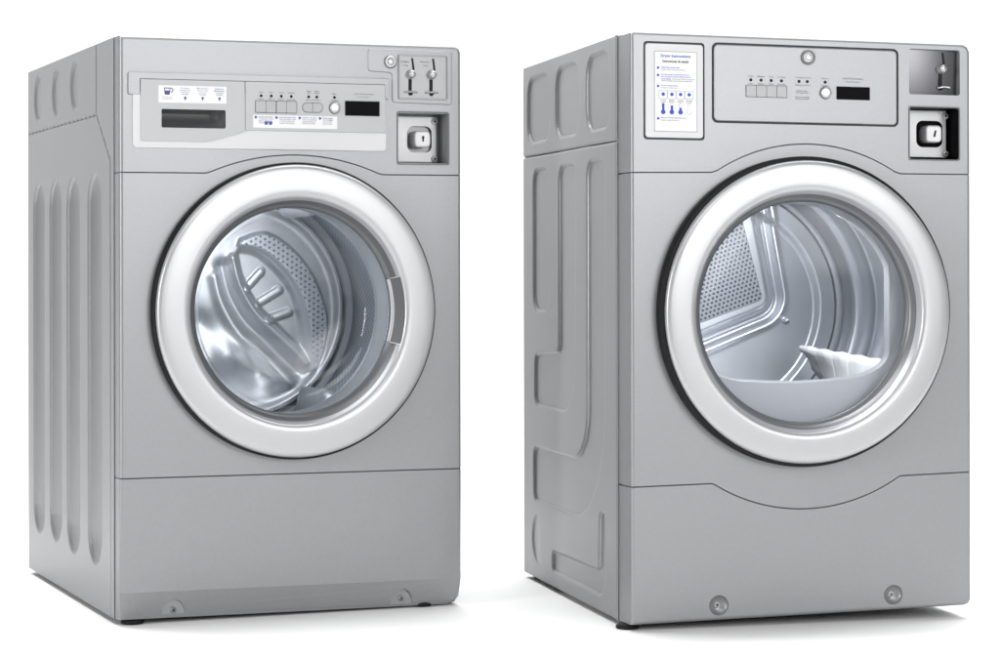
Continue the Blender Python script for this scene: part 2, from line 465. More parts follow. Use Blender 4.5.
    MB().plate(fillet([(.0145, .8995, .002), (.0350, .8995, 0), (.0350, .9262, 0), (.4797, .9262, 0), (.4797, .9010, 0), (.4879, .9010, .002), (.4879, .9375, .003), (.0145, .9375, .003)], 3), -.0042, .001, .0008).build('trim_strip', M['paint'], cp)
    MB().plate([(.2209, .8412), (.4795, .8412), (.4795, .9258), (.2209, .9258)], -.0060, .001, .0008).build('face_plate', M['panelp'], cp)
    dw = panel('detergent_drawer', [(.0356, .8203), (.1480, .8203), (.1620, .8226), (.2035, .8345), (.2195, .8395), (.2195, .9256), (.0356, .9256)], .007, R, lambda c, e: False, mat=M['panelp'])
    for v in dw.data.vertices: v.co.y -= .0060
    for ob in (dw, cp):
        cut(ob, [MB().plate(rr(.0716, .8434, .1851, .8753, .0025), -.02, .1).build('c', M['recess'], R)])
    # drawer grip: scooped recess
    m = MB(); u0, u1, z0, z1 = .0710, .1857, .8428, .8759
    prof = [(z1, .000), (z1, .024), (z1-.006, .030), (z1-.016, .030), (z1-.026, .022), (z0, .006), (z0, .000)]
    n = 24; v = []; f = []
    for i in range(n+1):
        t = i/n; u = u0+(u1-u0)*t
        e = min(1., max(0., (u-u0)/.004))*min(1., max(0., (u1-u)/.022)); e = math.sqrt(max(0, 1-(1-e)**2))
        for z, d in prof: v.append((u, .0008+(d)*max(.03, e)-.005*(d == 0), z))
    k = len(prof)
    for i in range(n):
        for j in range(k-1): f.append((i*k+j, (i+1)*k+j, (i+1)*k+j+1, i*k+j+1))
    f.append(tuple(range(k))); f.append(tuple(n*k+j for j in reversed(range(k))))
    m.add(v, f, 0, True); gr = m.build('grip_recess', M['recess'], dw); smooth_angle(gr, 40)
    # drawer label
    d = -.0064
    m = MB(); m.plate(rr(.0664, .8863, .1864, .9157, .0008, 2), d, -.0058)
    d -= .0004
    cx, cz = .0815, .9060
    m.plate([(cx-.0058, cz+.0058), (cx+.0058, cz+.0058), (cx+.0042, cz-.0060), (cx-.0042, cz-.0060)], d, d+.0003, mat=3)
    m.plate([(cx-.0044, cz+.0044), (cx+.0044, cz+.0044), (cx+.0041, cz+.0010), (cx-.0041, cz+.0010)], d-.0003, d, mat=0)
    m.plate([(cx-.0041, cz+.0010), (cx+.0041, cz+.0010), (cx+.0032, cz-.0048), (cx-.0032, cz-.0048)], d-.0003, d, mat=2)
    m.lathe([(.0040, d), (.0028, d)], (cx+.0065, cz+.0018), 16, -PI*.5, PI*.5, mat=3)
    m.text('Use dispensers', cx, .8955, .018, d, 1, height=.0016); m.text('Use dispensadores', cx, .8925, .020, d, 1, height=.0016)
    for x, a, b_, c_ in ((.1132, 'Detergent', 'Prewash only', 'Detergente'), (.1440, 'Main detergent', 'Powder or liquid', 'Jabon'), (.1740, 'Softener', 'Bleach', 'Suavizante')):
        m.text(a, x, .9116, .016 if len(a) < 10 else .021, d, 2, height=.0019); m.text(b_, x, .9080, .019, d, 2, height=.0019)
        m.text(c_, x, .9045, .015, d, 1, height=.0017); m.text('lavado', x, .9012, .012, d, 1, height=.0017)
        m.plate([(x-.0018, .8970), (x+.0018, .8970), (x+.0018, .8940), (x, .8905), (x-.0018, .8940)], d, d+.0003, mat=2)
    m.build('instruction_label', [M['paper'], M['line'], M['navy'], M['ink']], dw)
    # buttons
    d0 = -.0060
    for i in range(4):
        a = .2391+i*.01860+(.0006 if i == 2 else 0); b_ = .2391+(i+1)*.01860-(.0006 if i == 1 else 0)
        MB().plate(rr(a+.0002, .8728, b_-.0002, .8927, .0012, 2), d0-.0018, d0+.001, .0005).build('button', M['button'], cp)
    m = MB(); m.plate(rr(.2381, .8718, .3145, .8937, .0020, 3), d0-.0004, d0+.001); m.plate(rr(.3236, .8740, .3625, .8920, .0089, 6), d0-.0004, d0+.001)
    m.lathe([(.0108, d0-.0004), (.0096, d0-.0005)], (.3837, .8834), 32); m.build('button_surround', M['line'], cp)
    lft = fillet([(.3246, .8750, .0078), (.3428, .8750, 0), (.3428, .8910, 0), (.3246, .8910, .0078)]); rgt = [(.6861-x, z) for x, z in lft]
    MB().plate(lft, d0-.0018, d0+.001, .0006).build('button', M['button'], cp); MB().plate(rgt, d0-.0018, d0+.001, .0006).build('button', M['button'], cp)
    knob((.3837, .8834), .0096, d0, cp, 'start_knob', M['knob'], .006)
    leds = [(.2491, 'Hot', 'Cal'), (.2674, 'Warm', 'Tibia'), (.2857, 'Cold', 'Fria'), (.3040, 'Delicate', 'Delicado'), (.3360, 'Heavy\nSoil', 'Sucio'), (.3509, 'Extra\nRinse', 'Enjuague'), (.3837, 'Start', 'Comenzar')]
    m = MB()
    for x, a, b_ in leds:
        MB().disc((x, .9017), .0025, d0-.0006, d0+.001, 14).build('indicator_light', M['ink'], cp)
        two = '\n' in a
        m.text(a, x, .9100 if two else .9080, .0085 if len(a) < 6 or two else .0125, d0-.0003, 0, height=.0058 if two else .0022)
        m.text(b_, x, .8962, min(.0155, .0022*len(b_)+.001), d0-.0003, 0, height=.0020)
    m.build('lettering', [M['line']], cp); m = MB()
    m.text('Cycle Time Remaining', .4385, .9085, .0370, d0-.0003, 0, height=.0030); m.text('Precio/Tiempo', .4375, .9035, .0235, d0-.0003, 0, height=.0023)
    m.build('lettering', [M['line']], cp)
    MB().plate(rr(.4035, .8703, .4681, .8962, .0006, 1), d0-.0012, d0+.001, .0004).build('display', M['gloss'], cp)
    # second label
    m = MB(); m.plate(rr(.2346, .8462, .3887, .8684, .0006, 1), d0-.0004, d0+.0002); d = d0-.0008
    for x, w1, l1, l2, l3 in ((.2395, .026, 'Add laundry', 'Coloque la ropa', 'No llene'), (.2770, .030, 'Add detergent only', 'Choose wash cycle', 'y detergente'), (.3195, .026, 'Insert money', 'Choose setting', 'Inserte dinero'), (.3570, .019, 'Push start', 'to begin', 'Oprima')):
        m.plate([(x-.0022, .8666), (x+.0003, .8666), (x+.0028, .8644), (x+.0003, .8622), (x-.0022, .8622)], d, d+.0003, mat=2)
        c = x+.0050+w1/2
        m.text(l1, c, .8647, w1, d, 2, height=.0026); m.text(l2, c, .8613, w1, d, 2, height=.0022)
        m.text(l3, c-.001, .8582, w1*.9, d, 1, height=.0020); m.text('antes de lavar', c-.001, .8550, w1*.95, d, 1, height=.0020)
    for x in (.2580, .2660):
        m.plate([(x-.0032, .8570), (x+.0032, .8570), (x+.0022, .8515), (x-.0022, .8515)], d-.0003, d+.0003, mat=2)
    m.build('instruction_label', [M['paper'], M['line'], M['navy']], cp)
    # --- coin slide plate
    ca = MB().plate(fillet([(.4487, .9900, .006), (.6085, .9890, .006), (.6085, .8935, .006), (.4938, .8955, .006), (.4938, .9480, .006), (.4487, .9500, .005)]), -.0022, .001, .0014).build('coin_acceptor', M['paint'], R)
    m = MB(); o = rr(.5053, .9020, .5998, .9812, .002, 3); i = rr(.5078, .9043, .5975, .9790, .001, 3); n = len(o); v = []
    for ol_, dd in ((o, -.0022), (o, -.0050), (i, -.0050), (i, -.0024)): v += [(x, dd, z) for x, z in ol_]
    m.add(v, [(k*n+q, k*n+(q+1) % n, (k+1)*n+(q+1) % n, (k+1)*n+q) for k in range(3) for q in range(n)])
    m.build('frame', M['dark'], ca)
    MB().plate(rr(.5076, .9041, .5977, .9792, .001, 2), -.0028, -.0018).build('face_plate', M['steel'], ca)
    for u in (.5281, .5683): coin_slot_set((u, .9462), ca, -.0028)
    m = MB(); m.text('Dollars', .5180, .9685, .0160, -.0031, 0, height=.0032); m.text('Only', .5190, .9615, .0098, -.0031, 0, height=.0032)
    m.build('lettering', M['line'], ca); m = MB()
    m.text('Quarters', .5560, .9690, .0185, -.0031, 0, height=.0032); m.text('Only', .5575, .9620, .0105, -.0031, 0, height=.0032)
    m.build('lettering', M['line'], ca)
    m = MB(); m.lathe([(.0100, -.002), (.0102, -.0060), (.0085, -.0075), (.0068, -.0070), (.0066, -.0030), (.0055, -.0030), (.0052, -.0062), (.003, -.0066), (.0001, -.0066)], (.4900, .9675), 36)
    m.lathe([(.0118, -.0022), (.0118, -.0042), (.0100, -.0046)], (.4900, .9675), 36, mat=1); lk = m.build('lock', [M['bright'], M['dark']], ca); MB().box(.4893, .4907, -.0070, -.006, .9648, .9702).build('keyhole', M['ink'], lk) if False else None
    # --- coin vault
    cv = coin_vault(.5036, .6033, .7863, .8802, R, M['liner'], M['bright'])
    m = MB(); m.plate(rr(.5056, .7925, .5945, .8745, .003, 3), .040, .0475, .001)
    pl = m.build('lock_plate', M['bright'], cv)
    cut(pl, [MB().plate(rr(.5380, .8100, .5855, .8570, .012, 6), .03, .09).build('c', M['recess'])])
    MB().plate(rr(.5370, .808, .5870, .859, .002, 1), .0470, .0478).build('well', M['dark'], cv)
    m = MB(); m.plate(rr(.5440, .8180, .5755, .8480, .0085, 6), .018, .0470, .003); kb = m.build('lock_knob', M['bright'], cv)
    m = MB(); m.disc((.5605, .8362), .0024, .0174, .019, 14); m.plate(rr(.5590, .8285, .5620, .8365, .0005, 1), .0174, .019); m.build('keyhole', M['ink'], cv)
    for u in (.5150, .5900):
        for z in (.7990, .8665): screw((u, z), .0060, .040, cv)
    # --- door
    sl = MB().lathe([(.240, .006), (.2565, .0005), (.2585, -.003), (.2585, -.019), (.2565, -.022), (.252, -.0225), (.240, -.018)], C, 160).build('door_seal', M['black'], R)
    prof = [(.246, -.004), (.2535, -.0205), (.2543, -.0245), (.2532, -.0290), (.2505, -.0318), (.2455, -.0330), (.2340, -.0337), (.2220, -.0341), (.2100, -.0342), (.2035, -.0338), (.1992, -.0322), (.1964, -.0285),
            (.1925, -.0200), (.1880, -.0090), (.1850, -.0030), (.1800, -.0015), (.1800, .006), (.2300, .006)]
    mb = MB().lathe(prof, C, 192, close=True)
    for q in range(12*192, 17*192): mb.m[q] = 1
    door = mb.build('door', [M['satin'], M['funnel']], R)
    gp = [(.1812, -.0020), (.1795, -.0065), (.1765, -.0070), (.1740, -.0035), (.1715, .010), (.1690, .030), (.1650, .048), (.1560, .064), (.1400, .074), (.115, .080), (.08, .083), (.04, .0845), (.0001, .085)]
    MB().lathe(gp, C, 160).build('door_glass', M['glassw'], door)
    # pull handle set in the right of the ring's inner wall
    a = math.radians(17.5)
    m = MB(); m.lathe([(.1955, -.0300), (.1900, -.0195), (.1850, -.0085), (.1835, -.0030), (.1870, -.0030), (.1960, -.0200)], C, 24, -a, a, close=True)
    for a0, a1 in ((a, a+.012), (-a-.012, -a)):
        m.lathe([(.1985, -.0315), (.1885, -.0200), (.1835, -.0085), (.1820, -.0030), (.1870, -.0030), (.1960, -.0200)], C, 2, a0, a1, mat=1, close=True)
    m.lathe([(.1845, -.0080), (.1790, -.0075), (.1785, -.0030), (.1840, -.0030)], C, 24, -a, a, mat=1, close=True)
    m.build('door_handle', [M['funnel'], M['satin']], door)
    # --- tub seal and drum
    MB().lathe([(.2400, .030), (.2000, .012), (.1900, .008), (.1860, .014), (.1850, .030), (.1900, .040), (.1900, .052), (.1830, .060), (.1810, .072), (.1830, .082), (.1960, .086)], C, 128).build('door_bellows', M['seal'], R)
    DD = .34
    m = MB(); m.lathe([(.1960, .088), (.1890, .089), (.1850, .094), (.1855, .100), (.1920, .104), (.2040, .108), (.2160, .118), (.2200, .130)], C, 128, mat=0)
    m.lathe([(.2200, .130), (.2200, DD-.02)], C, 128, mat=1); m.lathe([(.2200, DD-.02), (.2130, DD), (.2050, DD+.004)], C, 128, mat=0)
    dots = dotted('drum_holes', (.58, .61, .66), (.22, .24, .28), .32, .75, .0100, .0021, 'cyl', C, .22, bump=.12)
    dr = m.build('drum', [M['drum'], dots], R, fix=False)
    outer_ = [(0.319, 0.6572), (0.3651, 0.6687), (0.4116, 0.6435), (0.4518, 0.5991), (0.4753, 0.5481), (0.4853, 0.5035), (0.4781, 0.4526), (0.4612, 0.4147)]
    inner_ = [(0.3058, 0.6433), (0.3453, 0.6371), (0.3816, 0.6118), (0.4149, 0.5738), (0.4349, 0.5293), (0.4448, 0.4784), (0.4481, 0.4339)]
    leafi = [(0.3025, 0.6307), (0.3156, 0.5804), (0.3451, 0.5298), (0.3847, 0.4916), (0.418, 0.4596), (0.4481, 0.4307)]
    leaf = cat(inner_)[1:]+cat(leafi)[::-1][1:]
    inner2 = [(x+.0065, z+.0045) for x, z in inner_]
    band = cat([(x-.004, z-.003) for x, z in outer_])+cat(inner2)[::-1]
    ribs = [((0.3287, 0.5646), (0.3584, 0.596)), ((0.3517, 0.5361), (0.3948, 0.5612)), ((0.3682, 0.5044), (0.4148, 0.5199))]
    def rot(p, k):
        a = 2*PI*k/3; x, z = p[0]-C[0], p[1]-C[1]; return (C[0]+x*math.cos(a)-z*math.sin(a), C[1]+x*math.sin(a)+z*math.cos(a))
    nr, na = 110, 300
    rs = np.linspace(.0005, .206, nr); an = np.linspace(0, 2*PI, na, endpoint=False); RR, AA = np.meshgrid(rs, an, indexing='ij')
    PX = C[0]+RR*np.cos(AA); PZ = C[1]+RR*np.sin(AA); H = np.zeros_like(PX)
    for k in range(1):
        sl_ = sdf(PX, PZ, [rot(p, k) for p in leaf]); H += .016*sstep(-sl_/.012)
        for a_, b_ in ribs:
            a_ = rot(a_, k); b_ = rot(b_, k); ex, ez = b_[0]-a_[0], b_[1]-a_[1]
            t = np.clip(((PX-a_[0])*ex+(PZ-a_[1])*ez)/(ex*ex+ez*ez), 0, 1); dd = np.hypot(PX-a_[0]-ex*t, PZ-a_[1]-ez*t)
            H -= .006*np.sqrt(np.clip(1-(dd/.0085)**2, 0, 1))
        sb = sdf(PX, PZ, [rot(p, k) for p in band]); H -= .010*sstep((.008-sb)/.008)
        crest = [rot(p, k) for p in cat([(p[0]-.006, p[1]-.008) for p in leafi])]
        def pd(pts):
            best = np.full(PX.shape, 1.)
            for p, q in zip(pts[:-1], pts[1:]):
                ex, ez = q[0]-p[0], q[1]-p[1]; t = np.clip(((PX-p[0])*ex+(PZ-p[1])*ez)/(ex*ex+ez*ez+1e-12), 0, 1)
                best = np.minimum(best, np.hypot(PX-p[0]-ex*t, PZ-p[1]-ez*t))
            return best
        H -= .010*np.exp(-(pd(crest)/.007)**2)
        H += .014*np.exp(-(pd([(x-.016, z-.017) for x, z in crest])/.012)**2)  # groove shaped into the plate to stand for a dark reflected band
        H -= .008*np.exp(-(pd([(x-.034, z-.036) for x, z in crest])/.011)**2)
    for gx, gz, gr, gh in ((.285, .440, .030, -.012), (.350, .405, .030, .012), (.235, .500, .025, .012), (.395, .385, .030, -.008), (.215, .430, .03, -.010)):
        H += gh*np.exp(-((PX-gx)**2+(PZ-gz)**2)/gr**2)
    H -= .016*np.exp(-((RR-.198)/.008)**2)
    v = np.stack([PX, DD+.004+H, PZ], -1).reshape(-1, 3).tolist(); f = []
    for i in range(nr-1):
        for j in range(na): jj = (j+1) % na; f.append((i*na+j, i*na+jj, (i+1)*na+jj, (i+1)*na+j))
    MB().add(v, f, 0, True).build('back_plate', M['drum2'], dr, fix=False)
    bd = dotted('band_holes', (.60, .63, .68), (.22, .24, .28), .32, .7, .0105, .0024, 'plane', C, rot=.5, bump=.6)
    for k in range(1):
        MB().plate([rot(p, k) for p in band], DD-.0085, DD+.0, .002).build('perforated_band', bd, dr)
    for k in range(3):
        a = math.radians(306+120*k) ; m = MB(); v = []; n = 18
        for i in range(n+1):
            t = i/n; y = .125+(DD-.135)*t; hh = .034*min(1, 6*t, 6*(1-t)+.2)
            for q in range(7):
                s = (q-3)/3; rad = .2185-hh*(1-s*s)**1.2; aa = a+s*.15; v.append((C[0]+rad*math.cos(aa), y, C[1]+rad*math.sin(aa)))
        f = [(i*7+q, i*7+q+1, (i+1)*7+q+1, (i+1)*7+q) for i in range(n) for q in range(6)]
        f += [tuple(range(7)), tuple(n*7+q for q in reversed(range(7)))]
        lf = m.add(v, f, 0, True).build('lifter', M['drum2'], dr)
    for x, y in ((.030, .036), (.5615, .034), (.04, .73), (.585, .73)): foot((x, y), R)
    taper(R, W, -.01245)
    return C
CW = build_washer()

# ------------------------------------------------------------------ DRYER
DW = .6180; DDp = .7255
dry = root('tumble_dryer', 'silver front-loading dryer with instruction card, one coin slide and curved lower panel', 'clothes dryer',
           (.21980, 3.82742, 0), .238136)
def build_dryer():
    R = dry; C = (.3065, .526); SX = .985; g = .0011
    seam = [(0, .7618), (.1440, .7640)]+arc3((.1540, .7680), (.3113, .8154), (.4765, .7695))+[(.4865, .7665), (DW, .7670)]
    low = [(0, .2330), (.1435, .2342)]+arc3((.1520, .2295), (.3100, .1846), (.4770, .2310))+[(.4840, .2355), (DW, .2377)]
    ol = [(x, z+g) for x, z in seam]+[(DW, .985), (DW-.0045, .9945), (DW-.014, .9995), (.006, .9995), (0, .9965)]
    Dp = .062; ret = .0035
    fas = panel('control_fascia', ol, Dp, R, lambda c, e: c.x < .007 or c.x > DW-.015 or c.z > .99, .0062, ret=ret)
    c1 = MB().box(.5023, .5975, -.02, .1, .7913, .8858).build('c', M['paint'])
    c2 = MB().plate(rr(.5031, .9070, .5982, .9872, .004, 4), -.02, .023).build('c', M['paint'])
    c3 = MB().plate(rr(.0224, .8178, .1306, .9837, .006, 5), -.02, .0060).build('c', M['groove'])
    c4 = MB().plate(rr(.1435, .8485, .4833, .9857, .010, 6), -.02, .0060).build('c', M['groove'])
    cut(fas, [c1, c2, c3, c4])
    ol = [(x, z-g) for x, z in seam][::-1]+[(x, z+g) for x, z in low]
    mid = panel('front_panel', ol, Dp, R, lambda c, e: c.x < .001 or c.x > DW-.001, .0062, ret=ret)
    cut(mid, [MB().plate(circle(C[0], C[1], .246, 96, SX), -.02, .1).build('c', M['paint'])])
    for sm in (seam, low):
        MB().plate([(min(max(x, .0012), DW-.0012), z+.006) for x, z in sm]+[(min(max(x, .0012), DW-.0012), z-.006) for x, z in sm][::-1], .0045, .060).build('seam_strip', M['groove'], mid)
    ol = [(x, z-g) for x, z in low][::-1]+[(0, 0.001), (DW-.012, .001), (DW-.004, .004), (DW, .011)]
    lowp = panel('lower_panel', ol, Dp, R, lambda c, e: c.x < .001 or c.x > DW-.013 or c.z < .002, .0062, ret=ret)
    cs = []
    for u, z in ((.1546, .0262), (.4720, .0272)):
        m = MB(); v = []; f = []; n = 32; K = 12
        for i in range(K+1):
            t = i/K*PI/2; r = .0172*math.cos(t)+.0002; d = -.0010+.0115*math.sin(t)
            for j in range(n): v.append((u+r*math.cos(2*PI*j/n), d, z+r*math.sin(2*PI*j/n)))
        for j in range(n): v.append((u+.0172*math.cos(2*PI*j/n), -.01, z+.0172*math.sin(2*PI*j/n)))
        for i in range(K):
            for j in range(n): f.append((i*n+j, i*n+(j+1) % n, (i+1)*n+(j+1) % n, (i+1)*n+j))
        for j in range(n): f.append(((K+1)*n+j, (K+1)*n+(j+1) % n, (j+1) % n, j))
        f.append(tuple(K*n+j for j in range(n))); f.append(tuple((K+1)*n+j for j in reversed(range(n))))
        cs.append(m.add(v, f).build('c', M['paint']))
    cut(lowp, cs)
    for u, z in ((.1546, .0262), (.4720, .0272)): screw((u-.001, z), .0055, .0098, lowp)
    # --- cabinet side with pressed ribs
    J1 = fillet([(.5306, .7977, .034), (.6526, .7977, .034), (.6526, .5176, .034), (.5306, .5176, .034)])
    J2 = fillet([(.3338, .7967, .034), (.4620, .7967, .034), (.4620, .4480, .016), (.6430, .4375, .024), (.6430, .3340, .024), (.3500, .3310, .095)], 10)
    J3 = fillet([(.1447, .7960, .034), (.2690, .7960, .034), (.2670, .2585, .095), (.6520, .2577, .024), (.6520, .1470, .024), (.1530, .1470, .21)], 12)
    J4 = fillet([(.1467, .1760, .018), (.1900, .1760, .018), (.1943, .0729, .010), (.5125, .0700, .014), (.5125, .0270, .014), (.1467, .0225, .05)], 8)
    T = [fillet([(a, zt, .042), (b, zt, .042), (b, zb, .042), (a, zb, .042)]) for a, b, zt, zb in ((.5189, .6959, .9783, .8442), (.3102, .4810, .9802, .8428), (.1116, .2696, .9816, .8425))]
    A = fillet([(.560, .128, .03), (.6643, .128, .052), (.6643, .028, .052), (.560, .028, .03)])
    def hgt(Y, Z):
        X = np.zeros_like(Y)
        for p in [J1, J2, J3, J4]+T:
            sd = sdf(Y, Z, p); X = np.maximum(X, .0046*sstep(-sd/.0050)); X = X-.0015*np.exp(-((sd-.0035)/.003)**2)
        X = np.maximum(X, .0032*sstep(-sdf(Y, Z, A)/.0062)*sstep((Y-.585)/.07))
        # horizontal lid seam
        zz = .8193+(Y-.0724)*(.0028/.643)
        X = np.maximum(X, .005*np.clip(1-np.abs(Z-zz)/.0030, 0, 1)**.6)
        # rolled bead next to the front panels
        X = X-.0035*sstep((.0700-Y)/.004)-.0030*np.exp(-((Y-.0690)/.0035)**2)
        return X
    side_sheet('side_panel', Dp+.0002, DDp, 0, .9995, hgt, R, ny=340, nz=560)
    MB().box(DW-.002, DW, Dp+.0008, DDp, 0, .9995).build('side_panel', M['paint'], R)
    MB().box(.002, DW-.002, Dp+.0008, DDp, .9975, .9995).build('top_panel', M['paint'], R)
    MB().box(.002, DW-.002, DDp-.002, DDp, .002, .9975).build('back_panel', M['paint'], R)
    MB().box(.002, DW-.002, Dp+.0008, DDp-.002, 0, .002).build('base_panel', M['paint'], R)
    # --- instruction card
    cd = MB().plate(rr(.0262, .8216, .1280, .9802, .005, 5), -.0008, .006, .0012).build('instruction_card', M['white'], R)
    m = MB(); d = -.0016
    m.plate(rr(.0412, .8318, .1166, .9672, .001, 2), d, -.001, mat=3); m.plate(rr(.0420, .8326, .1158, .9664, .001, 2), d-.0003, -.001, mat=0)
    d = -.0023; B, G, K_ = 2, 1, 4
    m.text('Dryer Instructions', .0787, .9590, .0530, d, B, height=.0066); m.text('Instrucciones de secado', .0787, .9507, .0465, d, K_, height=.0048)
    def bullet(z): m.plate([(.0458, z+.0021), (.0482, z+.0021), (.0506, z), (.0482, z-.0021), (.0458, z-.0021)], d, d+.0003, mat=B)
    for z in (.9392, .9268, .9083, .8536): bullet(z)
    def ln(t, x0, x1, z, c, h=.0022): m.text(t, (x0+x1)/2, z, x1-x0, d, c, height=h)
    ln('Clean lint screen first', .0530, .0855, .9402, B, .0026); ln('Limpie el filtro de pelusa primero', .0530, .0955, .9360, G)
    ln('Load clothes loosely in the drum and close the door', .0530, .1030, .9278, B, .0026); ln('Insert coins before choosing a setting and press start', .0530, .1065, .9243, B, .0026)
    ln('Do not overload', .0530, .0700, .9208, B, .0026); ln('Coloque la ropa sin apretar y cierre la puerta', .0720, .1125, .9206, G); ln('Inserte monedas antes de elegir la temperatura', .0530, .1085, .9172, G, .0024)
    ln('Choose temperature', .0530, .0830, .9093, B, .0026); ln('Escoja la temperatura', .0530, .0830, .9055, G)
    for i in range(4):
        x = .0566+i*.0153
        m.plate(rr(x-.0076, .8872, x+.0072, .9012, .001, 2), d+.0003, d+.0006, mat=3); m.plate(rr(x-.0070, .8878, x+.0066, .9006, .001, 2), d, d+.0006, mat=0)
        m.disc((x, .8948), .0030, d-.0003, d+.0002, 18, mat=B)
        m.text(['High', 'Medium', 'Low', 'No Heat'][i], x, .8847, .0105, d, G, height=.0020); m.text(['Alta', 'Mediana', 'Baja', 'Sin calor'][i], x, .8817, .0105, d, G, height=.0018)
        th = lambda r, w, z0, z1: circle(x, .8648, r, 20)[:0] or [(x+w, z1-w*.4), (x+w*.5, z1), (x-w*.5, z1), (x-w, z1-w*.4)]+[(x+r*math.cos(a), .8648+r*math.sin(a)) for a in [math.radians(120+q*300/20) for q in range(21)]]
        top = [.8790, .8760, .8725, 0][i]
        m.plate(th(.0041, .0024, 0, .8797), d+.0003, d+.0006, mat=3); m.plate(th(.0036, .0019, 0, .8792), d+.0001, d+.0005, mat=0)
        if i < 3: m.plate(th(.0038, .0020, 0, top), d-.0002, d+.0004, mat=B)
    ln('Remove clothes promptly when done', .0530, .0965, .8548, B, .0026); ln('Saque la ropa al terminar', .0530, .0850, .8508, G)
    m.build('printed_sheet', [M['paper'], M['line'], M['blue'], M['pale'], M['ink']], cd)
    # --- control panel
    cp = MB().plate(rr(.1473, .8520, .4800, .9822, .008, 6), -.0012, .006, .0015).build('control_panel', M['paint'], R)
    d0 = -.0012
    MB().plate(rr(.2034, .8938, .2784, .9150, .0012, 2), d0-.0004, d0+.001).build('button_surround', M['line'], cp)
    for i in range(4):
        a = .2043+i*.01830; MB().plate(rr(a+.0003, .8947, a+.0180, .9141, .0008, 2), d0-.0018, d0+.001, .0005).build('button', M['button'], cp)
    m = MB(); m.lathe([(.0112, d0-.0003), (.0098, d0-.0004)], (.3481, .9048), 32, smooth=False); m.build('knob_surround', M['line'], cp)
    knob((.3481, .9048), .0098, d0, cp, 'start_knob', M['knob'], .006)
    m = MB()
    for x, a, b_ in ((.2130, 'High', 'Alta'), (.2314, 'Medium', 'Media'), (.2497, 'Low', 'Baja'), (.2682, 'No Heat', 'Sin calor'), (.3001, 'Cooling', 'Enfriando'), (.3151, 'Drying', 'Secando'), (.3477, 'Start', 'Comenzar')):
        MB().disc((x, .9234), .0027, d0-.0006, d0+.001, 14).build('indicator_light', M['ink'], cp)
        m.text(a, x, .9297, min(.0135, .0022*len(a)+.001), d0-.0003, 0, height=.0024); m.text(b_, x, .9172, min(.0140, .0018*len(b_)+.001), d0-.0003, 0, height=.0021)
    m.text('Insert coins\nfor more time', .3055, .9055, .0230, d0-.0003, 0, height=.0058); m.text('Inserte monedas\npara mas tiempo', .3060, .8945, .0260, d0-.0003, 0, height=.0058)
    m.build('lettering', M['line'], cp); m = MB()
    m.text('Vend/Time Remaining', .3985, .9305, .0370, d0-.0003, 0, height=.0034); m.text('Precio/Tiempo', .3985, .9250, .0250, d0-.0003, 0, height=.0027)
    m.build('lettering', M['line'], cp)
    MB().plate(rr(.3684, .8940, .4296, .9167, .0006, 1), d0-.0010, d0+.001, .0004).build('display', M['gloss'], cp)
    m = MB(); m.lathe([(.0130, d0+.0005), (.0130, d0-.0022), (.0120, d0-.0030), (.0096, d0-.0026), (.0092, d0-.0010)], (.3163, .9652), 40, mat=0)
    m.lathe([(.0092, d0-.0010), (.0086, d0-.0034), (.0040, d0-.0040), (.0001, d0-.0040)], (.3163, .9652), 36, mat=1)
    m.lathe([(.0056, d0-.0044), (.0042, d0-.0044)], (.3163, .9652), 24, math.radians(40), math.radians(320), mat=0, smooth=False)
    m.plate([(.3178, .9700), (.3222, .9690), (.3196, .9655)], d0-.0046, d0-.0030, mat=0)
    m.build('lock', [M['dark'], M['bright']], cp)
    # --- coin slide
    m = MB(); v = []; n = 24
    for i in range(n+1):
        for j in range(n+1):
            t = i/n; q = 1-j/n; v.append((.5034+.0945*t, .0066+.0075*max(0, t-.1)**2+.004*q**2, .9073+.0796*j/n))
    f = [(i*(n+1)+j, (i+1)*(n+1)+j, (i+1)*(n+1)+j+1, i*(n+1)+j+1) for i in range(n) for j in range(n)]
    ca = m.add(v, f, 0, True).build('coin_acceptor', M['polish'], R, fix=False)
    MB().box(.5034, .5979, .0205, .022, .9073, .9869).build('backing', M['groove'], ca)
    coin_slot_set((.5640+.0024, .9540), ca, .0092, tray=False)
    MB().plate([(.5600, .9210), (.5680, .9235), (.5800, .9235), (.5840, .9215), (.5840, .9195), (.5740, .9212), (.5600, .9190)], .0065, .0102, .0008).build('return_gate', M['knob'], ca)
    # --- coin vault
    cv = coin_vault(.5023, .5975, .7913, .8858, R, M['gloss'], M['bright'])
    m = MB(); m.plate(fillet([(.5050, .7985, .002), (.5905, .7985, 0), (.5905, .8825, 0), (.5050, .8825, .002)], 2), .040, .0475, .001)
    pl = m.build('lock_plate', M['bright'], cv)
    cut(pl, [MB().plate(rr(.5340, .8165, .5835, .8640, .012, 6), .03, .09).build('c', M['gloss'])])
    m = MB(); m.plate(rr(.5430, .8240, .5730, .8545, .0075, 6), .018, .0470, .003); m.build('lock_knob', M['bright'], cv)
    m = MB(); m.plate([(.5565, .8340), (.5600, .8340), (.5622, .8455), (.5590, .8455)], .0174, .019); m.build('keyhole', M['ink'], cv)
    for u in (.5130, .5885):
        for z in (.8055, .8730): screw((u, z), .0060, .040, cv)
    # --- door
    MB().lathe([(.250, .006), (.2655, .0005), (.2672, -.003), (.2672, -.020), (.2655, -.023), (.260, -.0235), (.250, -.018)], C, 160, sx=SX).build('door_seal', M['black'], R)
